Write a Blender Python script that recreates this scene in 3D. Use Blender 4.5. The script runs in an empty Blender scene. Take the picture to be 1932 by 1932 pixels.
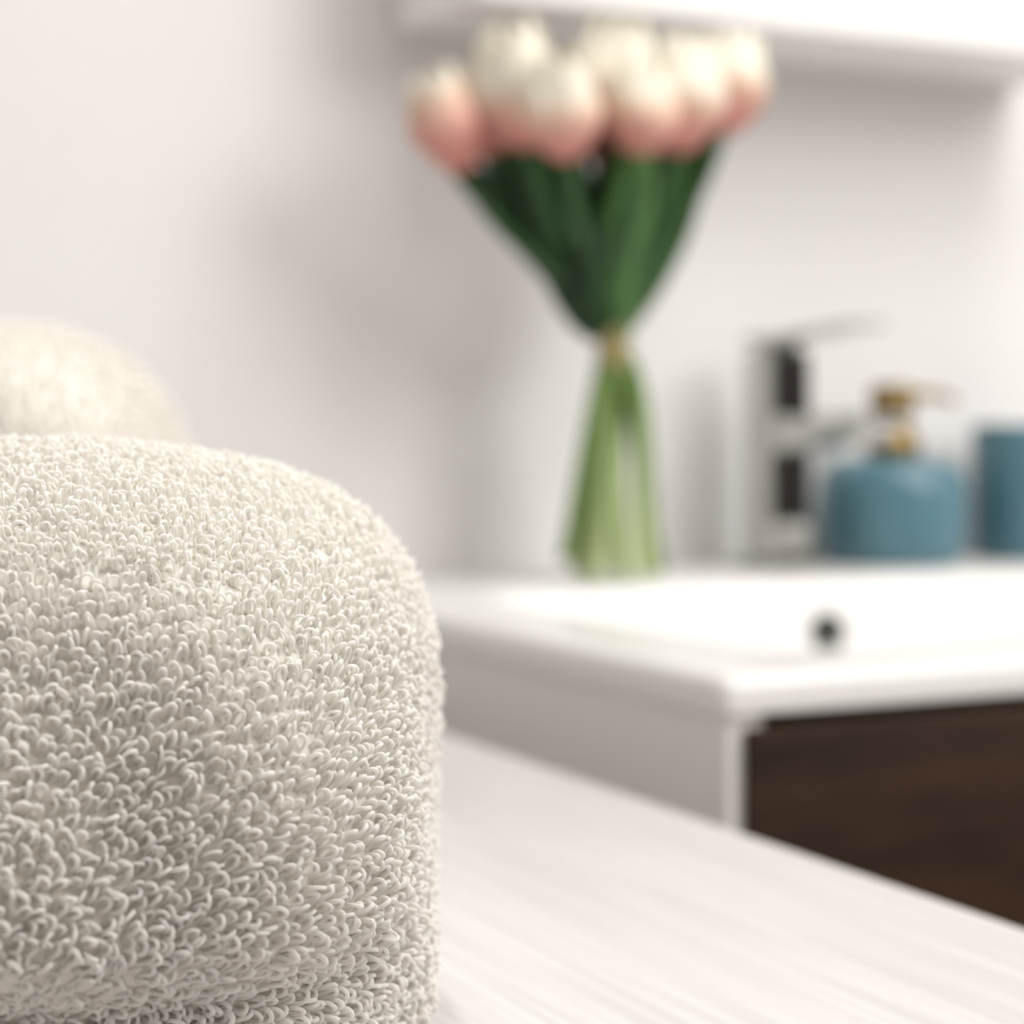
import bpy, bmesh, math, random
import numpy as np
from mathutils import Vector, Matrix
random.seed(4)
rng = np.random.default_rng(11)
S = bpy.context.scene
C = S.collection

# ------------------------------------------------------------------ camera
TH = math.radians(26.4)                 # the camera looks this far to the right of the wall's normal
FPX = 3817.0
CAMZ = 0.956
FV = Vector((math.sin(TH), math.cos(TH), 0))
RV = Vector((math.cos(TH), -math.sin(TH), 0))
cd = bpy.data.cameras.new('camera')
cam = bpy.data.objects.new('camera', cd); C.objects.link(cam); S.camera = cam
cam.location = (0, 0, CAMZ)
cam.rotation_euler = (math.pi/2, 0, -TH)
cd.sensor_width = 36; cd.lens = FPX/1932*36
cd.shift_y = -182/1932
cd.clip_start = 0.02
cd.dof.use_dof = True
cd.dof.focus_distance = 0.385
cd.dof.aperture_fstop = (cd.lens/1000)/0.0080
cd.dof.aperture_blades = 0

# ------------------------------------------------------------------ light
w = bpy.data.worlds.new('world'); S.world = w; w.use_nodes = True
w.node_tree.nodes['Background'].inputs[0].default_value = (0.9, 0.95, 1, 1)
w.node_tree.nodes['Background'].inputs[1].default_value = 0.3
def area(name, loc, target, size, power, col):
    l = bpy.data.lights.new(name, 'AREA'); l.shape = 'DISK'; l.size = size; l.energy = power; l.color = col
    o = bpy.data.objects.new(name, l); C.objects.link(o); o.location = loc
    o.rotation_euler = (Vector(target)-Vector(loc)).to_track_quat('-Z', 'Y').to_euler()
    return o
area('added_key_light', (1.42, -0.60, 1.92), (0.65, 1.0, 0.95), 1.0, 10, (1, 0.99, 0.975))  # added soft key for light from the upper right, well below the ceiling
area('added_fill_light', (0.92, 0.20, 2.36), (0.7, 0.4, 0.0), 1.3, 14, (1, 0.98, 0.96))  # wide fill added out of view to soften the wall shadows
def spot(loc, tgt, power, deg):
    sl = bpy.data.lights.new('added_spot_beam', 'SPOT'); sl.energy = power; sl.spot_size = math.radians(deg); sl.spot_blend = 1.0
    sl.shadow_soft_size = .045; sl.color = (1, .992, .975)
    so = bpy.data.objects.new('added_spot_beam', sl); C.objects.link(so); so.location = loc
    so.rotation_euler = (Vector(tgt)-so.location).to_track_quat('-Z', 'Y').to_euler()
DOWN = [((.22, .72, 2.395), (-.06, .44, .9), 26, 34, 'small round spotlight added out of view in the ceiling to brighten the towels'),
        ((.72, .74, 2.395), (.66, 1.06, 1.15), 16, 22, 'small round spotlight added out of view in the ceiling to brighten the tulips')]
for a in DOWN: spot(*a[:4])  # spots added out of view to brighten the towels and the tulips
S.view_settings.view_transform = 'Standard'
S.view_settings.look = 'None'
S.view_settings.gamma = 1
S.view_settings.use_curve_mapping = False
S.view_settings.exposure = 0.88

# ------------------------------------------------------------------ helpers
def at(px, py, Y):
    """point on the plane y = Y seen at the given place of the photograph"""
    r = (px-966)/FPX; v = (784-py)/FPX
    d = Y/(math.cos(TH)-r*math.sin(TH))
    p = FV*d + RV*(r*d)
    return Vector((p.x, p.y, CAMZ+v*d))

def mat(name, col, rough=0.5, metal=0, **kw):
    m = bpy.data.materials.new(name); m.use_nodes = True
    b = m.node_tree.nodes['Principled BSDF']
    b.inputs['Base Color'].default_value = (*col, 1)
    b.inputs['Roughness'].default_value = rough
    b.inputs['Metallic'].default_value = metal
    for k, v in kw.items():
        b.inputs[k.replace('_', ' ')].default_value = v
    return m
def noise_col(m, c1, c2, scale=8, stretch=(1,1,1), detail=4, lo=.35, hi=.65, bump=0, bdist=.001, kind='Object'):
    nt = m.node_tree; b = nt.nodes['Principled BSDF']
    tc = nt.nodes.new('ShaderNodeTexCoord'); mp = nt.nodes.new('ShaderNodeMapping')
    mp.inputs['Scale'].default_value = stretch
    nz = nt.nodes.new('ShaderNodeTexNoise'); nz.inputs['Scale'].default_value = scale; nz.inputs['Detail'].default_value = detail
    cr = nt.nodes.new('ShaderNodeValToRGB')
    cr.color_ramp.elements[0].position = lo; cr.color_ramp.elements[0].color = (*c1, 1)
    cr.color_ramp.elements[1].position = hi; cr.color_ramp.elements[1].color = (*c2, 1)
    L = nt.links.new
    L(tc.outputs[kind], mp.inputs[0]); L(mp.outputs[0], nz.inputs['Vector']); L(nz.outputs[0], cr.inputs[0])
    L(cr.outputs[0], b.inputs['Base Color'])
    if bump:
        bp = nt.nodes.new('ShaderNodeBump'); bp.inputs['Strength'].default_value = bump; bp.inputs['Distance'].default_value = bdist
        L(nz.outputs[0], bp.inputs['Height']); L(bp.outputs[0], b.inputs['Normal'])
    return cr

def link(name, bm_or_me, m, parent=None, smooth=True, loc=None):
    if isinstance(bm_or_me, bmesh.types.BMesh):
        me = bpy.data.meshes.new(name)
        bmesh.ops.recalc_face_normals(bm_or_me, faces=bm_or_me.faces)
        bm_or_me.to_mesh(me); bm_or_me.free()
    else: me = bm_or_me
    me.materials.append(m)
    if smooth and len(me.polygons):
        me.polygons.foreach_set('use_smooth', [True]*len(me.polygons))
        try: me.set_sharp_from_angle(angle=math.radians(38))
        except Exception: pass
    o = bpy.data.objects.new(name, me); C.objects.link(o)
    if parent: o.parent = parent
    if loc: o.location = loc
    return o
def tag(o, label, cat, group=None):
    o['label'] = label; o['category'] = cat
    if group: o['group'] = group
    return o
def empty(name, loc, rz=0):
    o = bpy.data.objects.new(name, None); o.empty_display_size = .05
    C.objects.link(o); o.location = loc; o.rotation_euler = (0, 0, rz); return o
def struct(o): o['kind'] = 'structure'; return o

def box(bm, x0, x1, y0, y1, z0, z1, bev=0, seg=3):
    r = bmesh.ops.create_cube(bm, size=1)
    vs = r['verts']
    for v in vs:
        v.co = Vector((x0+(v.co.x+.5)*(x1-x0), y0+(v.co.y+.5)*(y1-y0), z0+(v.co.z+.5)*(z1-z0)))
    if bev:
        es = {e for v in vs for e in v.link_edges}
        bmesh.ops.bevel(bm, geom=list(es), offset=bev, segments=seg, affect='EDGES', profile=.5)
def BX(*a, **k):
    bm = bmesh.new(); box(bm, *a, **k); return bm
def lathe(prof, n=48, bm=None, M=None):
    """prof: (radius, z) list, open ends with radius 0 are closed"""
    bm = bm or bmesh.new(); rings = []
    M = M or Matrix()
    for r, z in prof:
        if r < 1e-6: rings.append([bm.verts.new(M @ Vector((0, 0, z)))])
        else: rings.append([bm.verts.new(M @ Vector((r*math.cos(2*math.pi*i/n), r*math.sin(2*math.pi*i/n), z))) for i in range(n)])
    for a, b in zip(rings, rings[1:]):
        for i in range(n):
            j = (i+1) % n
            if len(a) == 1 and len(b) == 1: continue
            if len(a) == 1: bm.faces.new((a[0], b[i], b[j]))
            elif len(b) == 1: bm.faces.new((a[i], a[j], b[0]))
            else: bm.faces.new((a[i], a[j], b[j], b[i]))
    return bm
def tube(pts, rads, n=10, bm=None, cap=True):
    bm = bm or bmesh.new(); rings = []
    pts = [Vector(p) for p in pts]
    up = Vector((0.13, 0.97, 0.2))
    for i, p in enumerate(pts):
        t = (pts[min(i+1, len(pts)-1)]-pts[max(i-1, 0)]).normalized()
        a = t.cross(up).normalized(); b = t.cross(a).normalized()
        r = rads[i] if hasattr(rads, '__len__') else rads
        rings.append([bm.verts.new(p+a*r*math.cos(2*math.pi*k/n)+b*r*math.sin(2*math.pi*k/n)) for k in range(n)])
    for a, b in zip(rings, rings[1:]):
        for k in range(n): bm.faces.new((a[k], a[(k+1) % n], b[(k+1) % n], b[k]))
    if cap: bm.faces.new(rings[0]); bm.faces.new(rings[-1])
    return bm
def bez(p0, p1, p2, p3, n):
    out = []
    for i in range(n+1):
        t = i/n
        out.append(p0*(1-t)**3+p1*3*t*(1-t)**2+p2*3*t*t*(1-t)+p3*t**3)
    return out

# ------------------------------------------------------------------ materials
M_wall = mat('painted_wall', (.80, .78, .76), .85); noise_col(M_wall, (.82, .80, .785), (.845, .83, .82), 3, bump=.05)
M_front = mat('room_wall_far_side', (.42, .38, .34), .8); noise_col(M_front, (.80, .775, .75), (.83, .805, .78), 3)
M_ceil = mat('ceiling_paint', (.88, .87, .86), .9)
M_floor = mat('floor_tile', (.35, .31, .27), .5); noise_col(M_floor, (.32, .28, .24), (.39, .35, .31), 5)
M_cab = mat('white_lacquer', (.93, .92, .905), .35)
M_carcass = mat('white_melamine', (.90, .885, .85), .5)
M_ceramic = mat('white_ceramic', (.80, .79, .77), .3)
M_chrome = mat('chrome', (.50, .50, .485), .035, 1)
M_hole = mat('overflow_shade', (.03, .032, .028), .6)  # shade inside the overflow, put into the colour
M_gold = mat('brushed_gold', (.27, .185, .07), .42, 1)
M_blue = mat('blue_glaze', (.115, .255, .32), .38, Coat_Weight=.3); noise_col(M_blue, (.066, .165, .21), (.08, .19, .24), 20)
M_wood = mat('dark_walnut', (.06, .035, .02), .5, Specular_IOR_Level=.25)
noise_col(M_wood, (.013, .006, .0025), (.050, .021, .008), 9, (1.2, 6, 7), 6, .3, .72, .1, .0005)
M_table = mat('whitewashed_laminate', (.85, .8, .8), .5)
def table_nodes():
    m = M_table; nt = m.node_tree; b = nt.nodes['Principled BSDF']; L = nt.links.new
    cr = noise_col(m, (.52, .495, .485), (.60, .582, .573), 22, (14, .28, 1), 5, .36, .62, .12, .0004)
table_nodes()
def green(name, c1, c2, rough=.45, tr=.0, sc=30, st=(3, 3, 1)):
    m = mat(name, c1, rough, Specular_IOR_Level=.25); noise_col(m, c1, c2, sc, st, 3); return m
M_leafd = green('leaf_dark', (.008, .034, .008), (.014, .052, .011))
M_leafm = green('leaf_green', (.022, .072, .014), (.040, .115, .024))
M_leafl = green('leaf_light_green', (.05, .13, .03), (.085, .20, .05))
M_stem = mat('stem_green', (.1, .17, .05), .5)
M_stemp = mat('stem_pale_green', (.34, .42, .20), .5)
M_band = mat('raffia_band', (.50, .38, .18), .8); noise_col(M_band, (.30, .21, .09), (.46, .34, .17), 90, (1, 1, 6))
def stem_mat(name, lo, hi, z0, z1):
    m = mat(name, hi, .5); nt = m.node_tree; L = nt.links.new
    g = nt.nodes.new('ShaderNodeTexCoord'); s = nt.nodes.new('ShaderNodeSeparateXYZ'); mr = nt.nodes.new('ShaderNodeMapRange')
    mr.inputs[1].default_value = z0; mr.inputs[2].default_value = z1*1.6
    cr = nt.nodes.new('ShaderNodeValToRGB'); cr.color_ramp.elements[0].color = (*lo, 1); cr.color_ramp.elements[1].color = (.03, .09, .025, 1); k = cr.color_ramp.elements.new(.62); k.color = (*hi, 1)
    L(g.outputs['Object'], s.inputs[0]); L(s.outputs[2], mr.inputs[0]); L(mr.outputs[0], cr.inputs[0])
    L(cr.outputs[0], nt.nodes['Principled BSDF'].inputs['Base Color'])
    return m
M_stemA = stem_mat('stem_fresh', (.42, .50, .24), (.13, .22, .045), 0.0, 0.12)
M_stemB = stem_mat('stem_deep', (.11, .16, .045), (.12, .22, .05), 0.0, 0.12)
# petals: pink at the base, cream towards the tip
def petal_mat(name, sh):
    m = mat(name, (.9, .6, .5), .5); nt = m.node_tree; L = nt.links.new
    b = nt.nodes['Principled BSDF']
    g = nt.nodes.new('ShaderNodeTexCoord'); s = nt.nodes.new('ShaderNodeSeparateXYZ'); mr = nt.nodes.new('ShaderNodeMapRange')
    mr.inputs[1].default_value = 0.0; mr.inputs[2].default_value = 0.062
    nz = nt.nodes.new('ShaderNodeTexNoise'); nz.inputs['Scale'].default_value = 60
    ad = nt.nodes.new('ShaderNodeMath'); ad.operation = 'MULTIPLY_ADD'; ad.inputs[1].default_value = .18; 
    cr = nt.nodes.new('ShaderNodeValToRGB'); e = cr.color_ramp.elements
    e[0].position = .05; e[0].color = (.80, .30, .25, 1)
    e[1].position = .74+sh; e[1].color = (.97, .93, .81, 1)
    k = e.new(.36+sh*.7); k.color = (.92, .50, .42, 1)
    k = e.new(.57+sh); k.color = (.96, .74, .58, 1)
    L(g.outputs['Object'], s.inputs[0]); L(s.outputs[2], mr.inputs[0]); L(nz.outputs[0], ad.inputs[0]); L(mr.outputs[0], ad.inputs[2])
    L(ad.outputs[0], cr.inputs[0]); L(cr.outputs[0], b.inputs['Base Color'])
    t = nt.nodes.new('ShaderNodeBsdfTranslucent'); L(cr.outputs[0], t.inputs[0])
    mx = nt.nodes.new('ShaderNodeMixShader'); mx.inputs[0].default_value = .3
    out = nt.nodes['Material Output']
    L(b.outputs[0], mx.inputs[1]); L(t.outputs[0], mx.inputs[2]); L(mx.outputs[0], out.inputs[0])
    return m
M_petal = petal_mat('tulip_petal', 0)
M_petal_pink = petal_mat('tulip_petal_pink', .24)
def towel_mat(name, col, tr):
    m = mat(name, col, 1.0); nt = m.node_tree; L = nt.links.new; b = nt.nodes['Principled BSDF']
    b.inputs['Specular IOR Level'].default_value = .1
    cr = noise_col(m, tuple(c*.96 for c in col), col, 260, (1, 1, 1), 3, .3, .7, .35, .0004)
    t = nt.nodes.new('ShaderNodeBsdfTranslucent'); L(cr.outputs[0], t.inputs[0])
    mx = nt.nodes.new('ShaderNodeMixShader'); mx.inputs[0].default_value = tr
    L(b.outputs[0], mx.inputs[1]); L(t.outputs[0], mx.inputs[2]); L(mx.outputs[0], nt.nodes['Material Output'].inputs[0])
    return m
M_pile = towel_mat('terry_cotton', (.99, .972, .935), .5)
M_base = towel_mat('towel_ground_weave', (.90, .87, .80), .2)

# ------------------------------------------------------------------ room
X0, X1, Y0, YW, ZC = -.95, 2.0, -1.7, 1.25, 2.42
t_ = .08
struct(link('floor', BX(X0-t_, X1+t_, Y0-t_, YW+t_, -t_, 0), M_floor, smooth=False))
struct(link('ceiling', BX(X0-t_, X1+t_, Y0-t_, YW+t_, ZC, ZC+t_), M_ceil, smooth=False))
struct(link('wall_back', BX(X0-t_, X1+t_, YW, YW+t_, 0, ZC), M_wall, smooth=False))
struct(link('wall_left', BX(X0-t_, X0, Y0, YW, 0, ZC), M_ceil, smooth=False))
struct(link('wall_right', BX(X1, X1+t_, Y0, YW, 0, ZC), M_wall, smooth=False))
struct(link('wall_front', BX(X0, X1, Y0-t_, Y0, 0, ZC), M_front, smooth=False))
M_door = mat('added_door_dark', (.045, .038, .038), .5)
struct(link('added_door', BX(X1-.035, X1-.001, -1.05, -.15, 0, 2.03, bev=.003), M_door, smooth=False))  # unseen dark door, added so the tap's front face reflects dark

lamp = empty('added_ceiling_lamp', (1.42, -.60, ZC))  # unseen housing added above the key light
tag(lamp, 'round white lamp housing added out of view on the ceiling above the key light', 'lamp')
link('housing', lathe([(0, 0), (.32, 0), (.33, -.01), (.33, -.05), (.315, -.052), (.315, -.03), (0, -.03)], 48), M_cab, lamp)
lamp = empty('added_ceiling_lamp', (.92, .20, ZC))  # unseen housing added for the fill light
tag(lamp, 'wide round white lamp housing added out of view on the ceiling for the fill light', 'lamp')
link('housing', lathe([(0, 0), (.66, 0), (.665, -.01), (.665, -.035), (.655, -.036), (.655, -.02), (0, -.02)], 48), M_cab, lamp)

for a in DOWN:
  lamp = empty('added_downlight', (a[0][0], a[0][1], ZC))  # trim rings for the added spots
  tag(lamp, a[4], 'spotlight', 'added ceiling spotlights')
  link('trim_ring', lathe([(.05, -.0002), (.062, -.0002), (.062, -.004), (.052, -.006), (.05, -.004), (.05, -.0002)], 40), M_chrome, lamp)

# ------------------------------------------------------------------ mirror cabinet on the wall
CZ = CAMZ+.2563
cab = empty('wall_cabinet', (.531, 1.135, CZ))
tag(cab, 'white wall cabinet hanging above the washbasin', 'cabinet')
W_ = .529
link('cabinet_body', BX(0, W_, 0, .113, 0, .60, bev=.0015), M_carcass, cab)
link('door', BX(0, W_, -.016, -.0015, -.0002, .60, bev=.0015), M_cab, cab)

# ------------------------------------------------------------------ vanity
TZ = CAMZ-.106
VX0, VX1, VY0 = .439, 1.15, .693
van = empty('vanity_unit', (VX0, VY0, 0))
tag(van, 'white vanity unit with dark brown wood drawer fronts under the washbasin', 'cabinet')
cx0, cx1 = .005, VX1-VX0-.005
ztop = TZ-.0155
th = .016
link('side_panel', BX(cx0, cx0+th, .004, YW-VY0-.001, .12, ztop), M_carcass, van)
link('side_panel', BX(cx1-th, cx1, .004, YW-VY0-.001, .12, ztop), M_carcass, van)
link('bottom_panel', BX(cx0+th, cx1-th, .03, YW-VY0-.001, .12, .136), M_carcass, van)
link('back_panel', BX(cx0+th, cx1-th, YW-VY0-.01, YW-VY0-.001, .136, ztop-.13), M_carcass, van)
link('plinth', BX(cx0+.02, cx1-.02, .06, YW-VY0-.02, 0, .12), M_carcass, van)
zz = [(.14, .475), (.482, ztop-.006)]
for a, b in zz:
    d = link('drawer_front', BX(cx0+.0072, cx1-.0072, -.0015, .0165, a, b, bev=.0008), M_wood, van)
    hb = bmesh.new(); tube([(.27, -.028, b-.09), (.43, -.028, b-.09)], .005, 12, hb)
    for xx in (.29, .41): tube([(xx, .0, b-.09), (xx, -.028, b-.09)], .004, 10, hb)
    # (the drawer handle lies to the right of the photograph)
    h = link('handle', hb, M_chrome, d)

# washbasin
def rrect(x0, x1, y0, y1, r, z, n=8):
    out = []
    for cx, cy, a0 in ((x1-r, y0+r, -90), (x1-r, y1-r, 0), (x0+r, y1-r, 90), (x0+r, y0+r, 180)):
        for i in range(n+1):
            a = math.radians(a0+90*i/n); out.append(Vector((cx+r*math.cos(a), cy+r*math.sin(a), z)))
    return out
bm = bmesh.new()
D_ = YW-VY0-.0015; Wd = VX1-VX0
secs = []
ins = [(0, -.0152, .006), (0, -.0055, .006), (.0008, -.0025, .006), (.0028, -.0006, .006), (.006, 0, .006)]
for i, z, r in ins: secs.append(rrect(i, Wd-i, i, D_-i*.3, r, z))
bx0, bx1, by0, by1 = .065, Wd-.065, .045, D_-.165
for k in [(0, 0, .05), (.002, -.0006, .05), (.0045, -.003, .049), (.007, -.009, .048), (.011, -.035, .047), (.018, -.075, .046), (.03, -.095, .044), (.05, -.106, .04), (.085, -.111, .03)]:
    i, z, r = k
    secs.append(rrect(bx0+i, bx1-i, by0+i, by1-i, r, z))
rows = [[bm.verts.new(p) for p in s] for s in secs]
for a, b in zip(rows, rows[1:]):
    n = len(a)
    for i in range(n): bm.faces.new((a[i], a[(i+1) % n], b[(i+1) % n], b[i]))
bm.faces.new(rows[-1])
# underside skin so that the basin is a body, not a sheet
under = [rrect(.02, Wd-.02, .02, D_-.02, .006, -.0152), rrect(bx0-.01, bx1+.01, by0-.01, by1+.01, .05, -.0152),
         rrect(bx0, bx1, by0, by1, .05, -.09), rrect(bx0+.04, bx1-.04, by0+.04, by1-.04, .04, -.121)]
ur = [[bm.verts.new(p) for p in s] for s in under]
for a, b in zip([rows[0]]+ur, ur):
    n = len(a)
    for i in range(n): bm.faces.new((a[i], b[i], b[(i+1) % n], a[(i+1) % n]))
bm.faces.new(ur[-1])
basin = link('washbasin', bm, M_ceramic, loc=(VX0, VY0, TZ))
tag(basin, 'white ceramic washbasin with wide flat rim set on the vanity unit', 'washbasin')
# overflow hole on the rear inner wall: disc with its inner shade as colour
hx = at(1562, 1195, VY0+by1-.012)
ymid = VY0+by1-.0112
R90 = Matrix.Rotation(math.pi/2, 4, 'X')
ov = link('overflow_hole_disc', lathe([(0, .0005), (.0112, .0005), (.0114, .0012), (.0124, .0014), (.0130, .0006), (.0130, -.004), (0, -.004)], 32, M=R90), M_hole, basin,
          loc=(hx.x-VX0, ymid-VY0-.0006, hx.z-TZ))
ov['label'] = 'round overflow hole, a disc coloured dark for the shade inside'
dr = link('drain', lathe([(0, .004), (.012, .0035), (.022, .002), (.03, .0015), (.032, -.001), (0, -.001)], 32), M_chrome, basin, loc=(Wd/2, by0+.19, -.111))

# ------------------------------------------------------------------ mixer tap
TX, TY = .795, 1.185
tap = empty('basin_tap', (TX, TY, TZ))
tag(tap, 'square chrome mixer tap standing on the rear rim of the washbasin', 'tap')
s = .0175
link('base_plate', BX(-.0245, .0245, -.0245, .0245, 0.0004, .006, bev=.002), M_chrome, tap)
link('tap_body', BX(-s, s, -s, s, .0061, .1505, bev=.0025), M_chrome, tap)
# spout: flat-sided arm that runs forward and thins towards its outlet
def prism(prof, x0, x1, bev=.0015):
    bm = bmesh.new()
    a = [bm.verts.new((x0, y, z)) for y, z in prof]; b = [bm.verts.new((x1, y, z)) for y, z in prof]
    n = len(prof)
    bm.faces.new(a); bm.faces.new(list(reversed(b)))
    for i in range(n): bm.faces.new((a[i], b[i], b[(i+1) % n], a[(i+1) % n]))
    bmesh.ops.bevel(bm, geom=list(bm.edges), offset=bev, segments=2, affect='EDGES')
    return bm
link('spout', prism([(-s+.002, .080), (-s+.002, .108), (-.050, .105), (-.122, .108), (-.124, .100), (-.112, .090), (-.085, .094), (-.055, .084)], -.0155, .0155), M_chrome, tap)
link('aerator', lathe([(0, -.006), (.009, -.006), (.0095, .004), (0, .004)], 24), M_chrome, tap, loc=(0, -.104, .0925))
# lever
link('lever_neck', BX(-.012, .012, -.012, .012, .1506, .1555, bev=.001), M_chrome, tap)
link('lever', prism([(s, .1556), (s, .1615), (-.03, .1622), (-.106, .1675), (-.107, .1650), (-.03, .1565)], -s, s, .0012), M_chrome, tap)

for o in tap.children:
    o.modifiers.new('flat faces', 'WEIGHTED_NORMAL').weight = 100

# ------------------------------------------------------------------ soap dispenser and tumbler
sx = at(1683, 1000, 1.183)
soap = empty('soap_dispenser', (sx.x, 1.183, TZ))
tag(soap, 'squat blue ceramic soap dispenser with a gold pump beside the tap', 'soap dispenser')
link('bottle', lathe([(0, .0003), (.043, .0003), (.048, .002), (.0508, .008), (.0528, .022), (.0532, .040), (.0525, .055), (.050, .0645), (.045, .071), (.036, .0748), (.022, .0765), (.016, .0768), (0, .0768)], 64), M_blue, soap)
pump = link('pump_collar', lathe([(0, .077), (.0190, .077), (.0200, .079), (.0195, .089), (.0165, .093), (.014, .0955), (.0130, .099), (.0125, .105), (0, .105)], 40), M_gold, soap)
head = link('pump_head', lathe([(0, .1055), (.0135, .1055), (.0155, .1075), (.0165, .122), (.015, .127), (.010, .1285), (0, .1285)], 40), M_gold, pump)
nz_ = [Vector((.010, 0, .121)), Vector((.028, -.004, .1225)), Vector((.044, -.007, .121)), Vector((.050, -.009, .116))]
link('nozzle', tube([tuple(p) for p in bez(*nz_, 12)], [.0038-.0012*i/12 for i in range(13)], 14), M_gold, pump)

tx = at(1932, 1000, 1.18)
tum = link('tumbler', lathe([(0, .0003), (.036, .0003), (.0385, .002), (.0400, .008), (.0412, .05), (.0415, .098), (.0408, .0995), (.0392, .0995), (.0385, .098), (.038, .05), (.037, .008), (.034, .005), (0, .005)], 64), M_blue, loc=(tx.x+.002, 1.178, TZ))
tag(tum, 'tall blue ceramic tumbler on the washbasin rim at the right edge', 'tumbler')

# ------------------------------------------------------------------ tulip bouquet
BY = 1.135
base = at(1155, 1090, BY); base.z = TZ
bq = empty('tulip_bouquet', tuple(base))
tag(bq, 'bouquet of pink and cream tulips tied at the waist, standing by the tap', 'bouquet')
waist = at(1156, 655, BY)-base
heads = [  # photo x, y of the head's centre, distance, size, lean
    (842, 222, 1.105, 1.05), (975, 156, 1.085, 1.25), (1058, 192, 1.05, 1.08), (1165, 145, 1.09, 1.25),
    (1130, 208, 1.115, 1.0), (1213, 198, 1.06, 1.0), (1290, 172, 1.075, 1.2), (1380, 150, 1.095, 1.12),
    (912, 205, 1.115, .9), (1335, 205, 1.12, .88)]
feet = [  # foot of each stem, relative to the base: (x, y, lift)
    (.036, .010, .013), (.024, -.016, .0), (.010, .010, .0), (-.004, -.026, .0),
    (.004, .026, .0), (-.012, .024, .0), (-.0385, -.010, .0105), (-.021, .004, .0), (.012, -.024, 0), (-.022, -.020, 0)]
def petal(bm, ang, L, wd, rb, open_, tipin, n=12, m=8):
    grid = []
    for i in range(n+1):
        v = i/n
        # profile of a closed tulip: swelling low, closing a little at the tip
        rr = rb*(math.sin(min(1, v*1.02+.04)*math.pi*.5)**.55)*(1-tipin*max(0, v-.45)**1.6*2.3)*open_
        rr = rb*open_*((math.sin(math.pi*min(.5, .08+v*.85)))**.9)*(1-tipin*max(0., v-.5)*1.15)
        wv = wd*(math.sin(math.pi*(.10+.80*v**.85))**.72)*(1-.55*max(0, v-.8)/.2)
        row = []
        for j in range(m+1):
            u = (j/m-.5)*2
            a = ang+u*wv
            rad = rr*(1-.06*u*u)+.0012*math.cos(5*v+ang)
            zz_ = L*(v-.05*u*u*v)
            row.append(bm.verts.new((rad*math.cos(a), rad*math.sin(a), zz_)))
        grid.append(row)
    for i in range(n):
        for j in range(m): bm.faces.new((grid[i][j], grid[i][j+1], grid[i+1][j+1], grid[i+1][j]))
def flower_mesh(sc, seed):
    rnd = random.Random(seed); bm = bmesh.new()
    for k in range(3): petal(bm, k*2.094+.3+rnd.uniform(-.1, .1), .060*sc*rnd.uniform(.95, 1.03), 1.12, .0205*sc, 1.0, .75)
    for k in range(3): petal(bm, k*2.094+1.35+rnd.uniform(-.1, .1), .057*sc*rnd.uniform(.95, 1.05), 1.18, .0225*sc, 1.03, .65)
    lathe([(0, -.003*sc), (.006*sc, -.002*sc), (.012*sc, .003*sc), (.017*sc, .010*sc), (.012*sc, .02*sc), (0, .022*sc)], 20, bm)
    return bm
for i, ((px, py, Y, sc), (fx, fy, fl)) in enumerate(zip(heads, feet)):
    c = at(px, py, Y)-base
    foot = Vector((fx, fy, fl+.0045))
    off = Vector((rng.uniform(-.003, .003), rng.uniform(-.003, .003), 0))
    off = Vector((math.cos(i*.628)*.0052, math.sin(i*.628)*.0052, 0))
    wp = waist+off
    axis = (c-wp).normalized()
    tilt = (axis*.6+Vector((0, 0, 1))*.55).normalized()
    hb = c-tilt*.030*sc
    pts = bez(foot, foot+(wp-foot)*.4, wp-(hb-wp)*.25*Vector((1, 1, 1)).length/1.9, wp, 10)[:-1]
    pts += bez(wp, wp+(wp-foot)*.25+axis*.02, hb-tilt*.06, hb+tilt*.002, 14)
    st = link('stem', tube([tuple(p) for p in pts], [(.0055-.0014*k/len(pts)) for k in range(len(pts))], 12), M_stemB if i in (1, 6, 0) else M_stemA, bq)
    fm = flower_mesh(sc, i)
    me = bpy.data.meshes.new('flower_head'); bmesh.ops.recalc_face_normals(fm, faces=fm.faces); fm.to_mesh(me); fm.free()
    fo = link('flower_head', me, M_petal_pink if i in (0, 8, 9) else M_petal, st)
    fo.location = hb
    fo.rotation_euler = tilt.to_track_quat('Z', 'Y').to_euler()
    sm = fo.modifiers.new('thickness', 'SOLIDIFY'); sm.thickness = .0007
    if i == 0: fo['label'] = 'small drooping pink flower head at the left'
# extra leaf-free stem ends are joined in the hourglass foot; raffia band round the waist
bm = bmesh.new()
prof = []
for k in range(7):
    zc = -.0112+k*.0037
    for a in range(8):
        aa = -math.pi/2+math.pi*a/7
        prof.append((.0092+.0013*math.cos(aa), zc+.0018*math.sin(aa)))
lathe([(.0068, -.0135)]+prof+[(.0068, .0135), (.0068, -.0135)], 32, bm)
link('binding_band', bm, M_band, bq, loc=tuple(waist))

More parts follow.
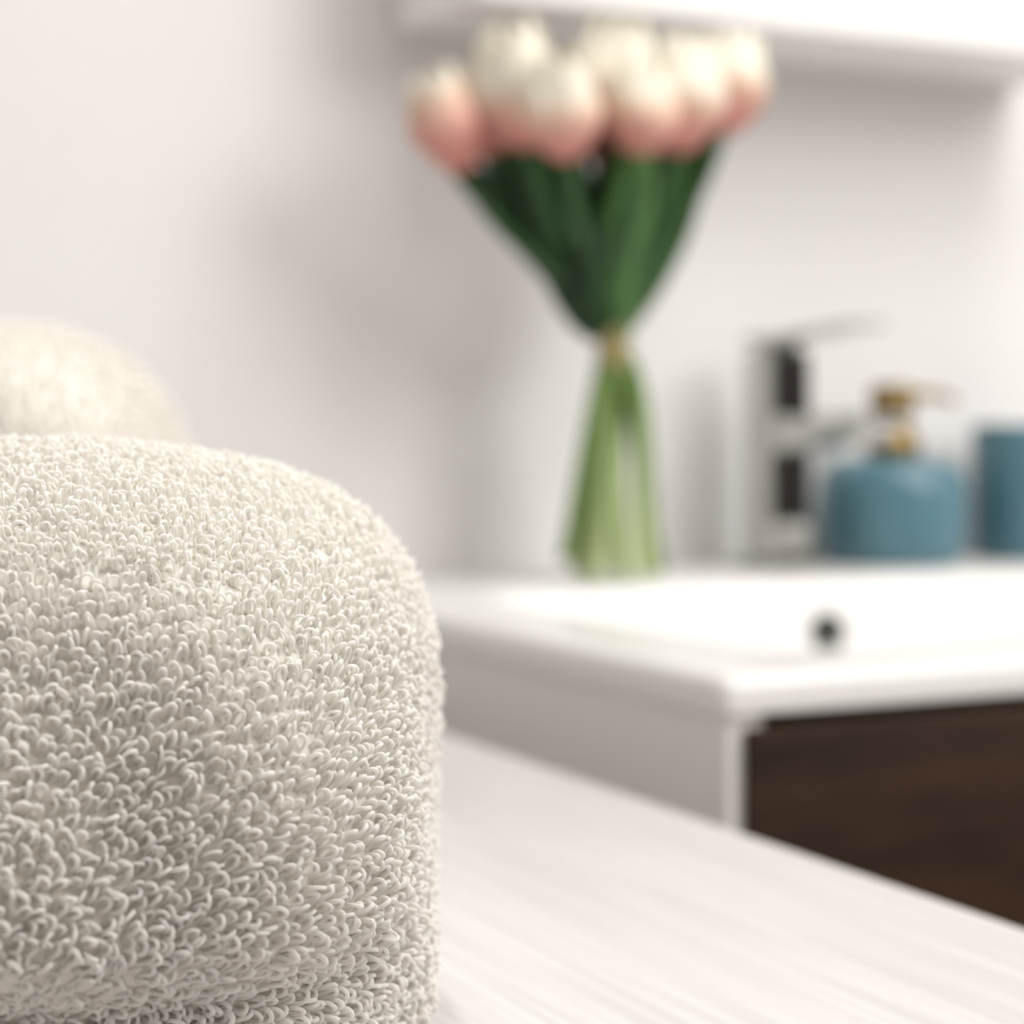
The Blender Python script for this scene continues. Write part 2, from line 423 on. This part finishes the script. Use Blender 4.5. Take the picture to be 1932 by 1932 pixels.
def leaf(px0, py0, px1, py1, Y1, width, curl, m, bow=0.0, Y0_=None, face=0.0):
    """broad leaf from the waist area to a tip, cupped along its length"""
    p0 = at(px0, py0, Y0_ or BY)-base; p3 = at(px1, py1, Y1)-base
    d = p3-p0
    side0 = d.cross(Vector((math.sin(face), -math.cos(face), 0))).normalized()
    mid1 = p0+d*.33+Vector((0, 0, 1))*bow; mid2 = p0+d*.7+Vector((0, 0, 1))*bow*.8
    pts = bez(p0, mid1, mid2, p3, 22)
    bm = bmesh.new(); grid = []
    nrm0 = Vector((math.sin(face), -math.cos(face), 0))
    for i, p in enumerate(pts):
        v = i/22
        t = (pts[min(i+1, 22)]-pts[max(i-1, 0)]).normalized()
        sd = t.cross(nrm0).normalized(); nn = sd.cross(t).normalized()
        wv = width*(.16+.84*math.sin(math.pi*min(1, v**.8*.93+.03))**.8) if v < .98 else width*.05
        row = []
        for j in range(11):
            u = (j-5)/5
            q = p+sd*wv*u+nn*(-curl*width*(u*u)+.0015*math.sin(9*v+3*u))
            row.append(bm.verts.new(q))
        grid.append(row)
    for i in range(22):
        for j in range(10): bm.faces.new((grid[i][j], grid[i][j+1], grid[i+1][j+1], grid[i+1][j]))
    o = link('leaf', bm, m, bq)
    s_ = o.modifiers.new('thickness', 'SOLIDIFY'); s_.thickness = .0009; s_.offset = 0
    return o
LV = [
 (1145, 600, 850, 285, 1.100, .0135, .5, M_leafd, .004),
 (1142, 620, 915, 245, 1.120, .017, .4, M_leafd, .006),
 (1145, 640, 985, 235, 1.085, .021, .5, M_leafd, 0),
 (1150, 640, 1062, 238, 1.105, .020, .4, M_leafd, 0),
 (1150, 645, 1095, 285, 1.080, .017, .5, M_leafd, 0),
 (1158, 645, 1185, 272, 1.090, .017, .4, M_leafm, 0),
 (1160, 645, 1232, 225, 1.045, .019, .5, M_leafl, 0),
 (1165, 640, 1352, 235, 1.105, .019, .5, M_leafm, -.004),
 (1165, 640, 1300, 228, 1.095, .022, .4, M_leafm, 0),
 (1155, 645, 1130, 400, 1.070, .014, .4, M_leafd, 0),
]
for a in LV: leaf(*a)

# ------------------------------------------------------------------ table
TBZ = CAMZ-.14
tb = empty('table', (-.6, .29, 0))
tag(tb, 'white wood grain table carrying the towels in the foreground', 'table')
TW, TD = .971, .945
link('table_top', BX(0, TW, 0, TD, TBZ-.028, TBZ, bev=.0012), M_table, tb)
for x in (.03, TW-.09):
    for y in (.03, TD-.09): link('leg', BX(x, x+.05, y, y+.05, 0, TBZ-.0285, bev=.002), M_table, tb)

# ------------------------------------------------------------------ towels
def make_towel(name, label, rc, fc, a, b, top, p, q, loopL, loopW, yarn, sp_r, sp_z, seed, segs=14, sides=5, rough=.0018, fold=None, lowh=.05):
    """a thick folded terry towel: soft rounded block, with a ground weave body and a pile of loops"""
    rg = np.random.default_rng(seed)
    zb = TBZ+.0008; cz = zb+lowh; c = CAMZ+top-cz; cl = cz-zb
    ph = rg.uniform(0, 6.28, 12)
    def wob(r, f, z):
        return rough*(np.sin(r*55+ph[0]+z*31)*.5+np.sin(z*68+r*40+ph[1])*.45+np.sin(f*60+z*45+ph[2])*.4+np.sin(r*120+z*95+ph[3])*.22)
    def G(P):
        r = P[..., 0]/a; f = P[..., 1]/b; z = np.where(P[..., 2] > 0, P[..., 2]/c, P[..., 2]/cl)
        pz = np.where(P[..., 2] > 0, p, 12.)
        return np.abs(r)**p+np.abs(f)**q+np.abs(z)**pz
    def surf(D):
        lo = np.zeros(D.shape[:-1]); hi = np.full(D.shape[:-1], 1.7)
        for _ in range(34):
            m = (lo+hi)/2; ins = G(D*m[..., None]) < 1
            lo = np.where(ins, m, lo); hi = np.where(ins, hi, m)
        P = D*lo[..., None]
        n = grad(P)
        P = P+n*wob(P[..., 0], P[..., 1], P[..., 2])[..., None]
        if fold is not None: P = P+n*fold(P)[..., None]
        P[..., 2] = np.maximum(P[..., 2], -cl)
        return P, n
    def grad(P):
        e = 1e-5; g = np.stack([G(P+np.array(v)*e)-G(P-np.array(v)*e) for v in ((1, 0, 0), (0, 1, 0), (0, 0, 1))], -1)
        return g/np.maximum(np.linalg.norm(g, axis=-1, keepdims=True), 1e-9)
    # ---- body mesh: cube-sphere
    N = 56
    verts = []; faces = []; off = 0
    lin = np.tan(np.linspace(-1, 1, N+1)*math.pi/4)
    U, V = np.meshgrid(lin, lin, indexing='ij'); one = np.ones_like(U)
    for D, flip in (((one, U, V), 0), ((-one, U, V), 1), ((U, one, V), 1), ((U, -one, V), 0), ((U, V, one), 0), ((U, V, -one), 1)):
        D = np.stack([D[0]*a, D[1]*b, D[2]*c], -1)
        P, n = surf(D); verts.append(P.reshape(-1, 3))
        idx = np.arange((N+1)**2).reshape(N+1, N+1)+off
        qd = np.stack([idx[:-1, :-1], idx[1:, :-1], idx[1:, 1:], idx[:-1, 1:]], -1).reshape(-1, 4)
        faces.append(qd[:, ::-1] if flip else qd); off += (N+1)**2
    Vv = np.concatenate(verts); Ff = np.concatenate(faces)
    me = bpy.data.meshes.new(name); me.from_pydata(Vv.tolist(), [], Ff.tolist())
    bm = bmesh.new(); bm.from_mesh(me); bmesh.ops.remove_doubles(bm, verts=bm.verts, dist=1e-5)
    root = link(name, bm, M_base)
    o = FV*fc+RV*rc
    root.location = (o.x, o.y, cz); root.rotation_euler = (0, 0, -TH)
    tag(root, label, 'towel', 'white terry towels on the table')
    # ---- loops: woven in rows, laid out over front, sides and top
    dirs = []
    def rowsgrid(u0, u1, v0, v1):
        nv = int((v1-v0)/sp_z); nu = int((u1-u0)/sp_r)
        vi, ui = np.meshgrid(np.arange(nv), np.arange(nu), indexing='ij')
        u = u0+(ui+.5*(vi % 2)+rg.uniform(-.24, .24, ui.shape))*sp_r
        v = v0+(vi+rg.uniform(-.17, .17, ui.shape)+.25*np.sin(ui*.21+ph[4]))*sp_z
        return u.ravel(), v.ravel()
    P_all = []; N_all = []
    def project(u, v, axis, sign):
        # shoot along the axis towards the body
        Q = np.zeros((len(u), 3)); ax = [i for i in range(3) if i != axis]
        Q[:, ax[0]] = u; Q[:, ax[1]] = v
        ok = G(Q) < 1; Q = Q[ok]
        lo = np.zeros(len(Q)); hi = np.full(len(Q), .5)
        e = np.zeros(3); e[axis] = sign
        for _ in range(30):
            m = (lo+hi)/2; ins = G(Q+e*m[:, None]) < 1
            lo = np.where(ins, m, lo); hi = np.where(ins, hi, m)
        P = Q+e*lo[:, None]; n = grad(P)
        dom = np.argmax(np.abs(n)*np.array([1, 1, 1.0]), axis=1) == axis
        P = P[dom]; n = n[dom]
        d = wob(P[:, 0], P[:, 1], P[:, 2])
        if fold is not None: d = d+fold(P)
        P = P+n*d[:, None]
        k = P[:, 2] > -cl+.001
        P_all.append(P[k]); N_all.append(n[k])
    u, v = rowsgrid(-a, a, -cl, c); project(u, v, 1, -1)
    u, v = rowsgrid(-b, b, -cl, c); project(u, v, 0, 1)
    u, v = rowsgrid(-a, a, -b, b); project(u, v, 2, 1)
    u, v = rowsgrid(-b, b*.2, -cl, c); project(u, v, 0, -1)
    P = np.concatenate(P_all); n = np.concatenate(N_all)
    k = P[:, 1] < b*.55; P = P[k]; n = n[k]
    K = len(P)
    # lean of every loop: upwards near the top, drooping sideways lower down
    h = (P[:, 2]+cl)/(c+cl)
    up = np.tile(np.array([0., 0., 1.]), (K, 1)); rt = np.tile(np.array([1., 0., 0.]), (K, 1))
    sw = np.sin(P[:, 0]*70+P[:, 2]*50+ph[6])*.35+np.sin(P[:, 0]*33-P[:, 2]*90+ph[7])*.3
    wr = np.clip(1.15-1.5*h, 0, 1)+sw*.45
    tip = n*(.55+.12*rg.standard_normal(K))[:, None]+up*(.85*np.clip(h*1.5, .25, 1)+.16*rg.standard_normal(K))[:, None]+rt*(wr*.8+.2*rg.standard_normal(K))[:, None]
    # on top, loops lie along the towel instead
    tip[:, 1] += np.where(n[:, 2] > .7, -.35, 0)
    dn = (tip*n).sum(1)
    tip += n*np.maximum(0, .45-dn)[:, None]
    tip /= np.linalg.norm(tip, axis=1, keepdims=True)
    ref = np.cross(tip, n); ref /= np.maximum(np.linalg.norm(ref, axis=1, keepdims=True), 1e-6)
    ref2 = np.cross(tip, ref)
    rot = rg.normal(0, .75, K)
    wdir = ref*np.cos(rot)[:, None]+ref2*np.sin(rot)[:, None]
    nrm = np.cross(tip, wdir)
    Ls = loopL*rg.uniform(.72, 1.25, K); Ws = loopW*rg.uniform(.7, 1.3, K); Ys = yarn*rg.uniform(.85, 1.2, K)
    gs = 1.25-.38*h; Ls = Ls*gs; Ws = Ws*(.55+.5*gs); Ys = Ys*gs**1.6
    t = np.linspace(0.03, .97, segs); th_ = 2*math.pi*t
    cx = np.sin(th_)*np.sin(th_/2)**.8; cy = (1-np.cos(th_))/2
    dx = np.gradient(cx, t); dy = np.gradient(cy, t)
    bendk = rg.normal(0, .12, K)
    # centre line
    Cn = (P[:, None, :]-n[:, None, :]*.0004 + wdir[:, None, :]*(Ws[:, None]*cx[None, :])[..., None] + tip[:, None, :]*(Ls[:, None]*cy[None, :])[..., None]
          + nrm[:, None, :]*((Ls*bendk)[:, None]*(cy**2)[None, :] + (Ys*1.0)[:, None]*(t-.5)[None, :]*2*(1-cy)[None, :])[..., None])
    Tn = wdir[:, None, :]*(Ws[:, None]*dx[None, :])[..., None]+tip[:, None, :]*(Ls[:, None]*dy[None, :])[..., None]
    Tn /= np.maximum(np.linalg.norm(Tn, axis=2, keepdims=True), 1e-9)
    B1 = np.broadcast_to(nrm[:, None, :], Tn.shape); B2 = np.cross(Tn, B1)
    ang = 2*math.pi*np.arange(sides)/sides
    rad = Ys[:, None]*(1+.10*np.sin(segs*1.9*t[None, :]*3+rg.uniform(0, 6, (K, 1))))
    V4 = Cn[:, :, None, :]+rad[:, :, None, None]*(B1[:, :, None, :]*np.cos(ang)[None, None, :, None]+B2[:, :, None, :]*np.sin(ang)[None, None, :, None])
    V4 = V4.reshape(-1, 3).astype(np.float32)
    si, ki = np.meshgrid(np.arange(segs-1), np.arange(sides), indexing='ij')
    k2 = (ki+1) % sides
    q0 = np.stack([si*sides+ki, si*sides+k2, (si+1)*sides+k2, (si+1)*sides+ki], -1).reshape(-1, 4)
    F4 = (q0[None]+(np.arange(K)*segs*sides)[:, None, None]).reshape(-1, 4).astype(np.int32)
    me = bpy.data.meshes.new('terry_loops')
    me.vertices.add(len(V4)); me.vertices.foreach_set('co', V4.ravel())
    me.loops.add(F4.size); me.loops.foreach_set('vertex_index', F4.ravel())
    me.polygons.add(len(F4)); me.polygons.foreach_set('loop_start', np.arange(0, F4.size, 4, dtype=np.int32))
    me.polygons.foreach_set('use_smooth', np.ones(len(F4), dtype=bool))
    me.update(calc_edges=True)
    me.materials.append(M_pile)
    po = bpy.data.objects.new('terry_loops', me); C.objects.link(po); po.parent = root
    po['kind'] = 'stuff'
    print(name, 'loops', K)
    return root

def front_fold(P):
    zc = P[..., 2]+.014+.006*np.sin(P[..., 0]*28)
    fr = np.clip(-P[..., 1]/.07-.4, 0, 1)
    # a shallow sag running down the right of the front face
    r = P[..., 0]; z = P[..., 2]
    return -.004*np.exp(-((r-.052+.12*(z+.02))/.016)**2)*np.clip((.07-z)/.06, 0, 1)*(P[..., 1] < -.03) - fr*.0065*np.exp(-(zc/.0065)**2) + fr*.010*np.exp(-((P[..., 2]-.003)/.03)**2) - fr*.026*np.clip((-.004-P[..., 2])/.04, 0, 1)**1.4  # groove, bulge and undercut are shaped to darken the lower front
make_towel('folded_towel', 'thick folded white terry towel in the foreground with sharp cotton loops', -.1165, .452, .097, .096, -.0085, 3.4, 2.7,
             .0036, .00118, .00036, .0017, .0024, 3, fold=front_fold)
make_towel('folded_towel', 'taller folded white towel standing behind the front towel at the left edge', -.197, .665, .088, .085, .0275, 4.4, 3.0,
           .0032, .0011, .0004, .0028, .0031, 8, segs=10, sides=4, rough=.002)
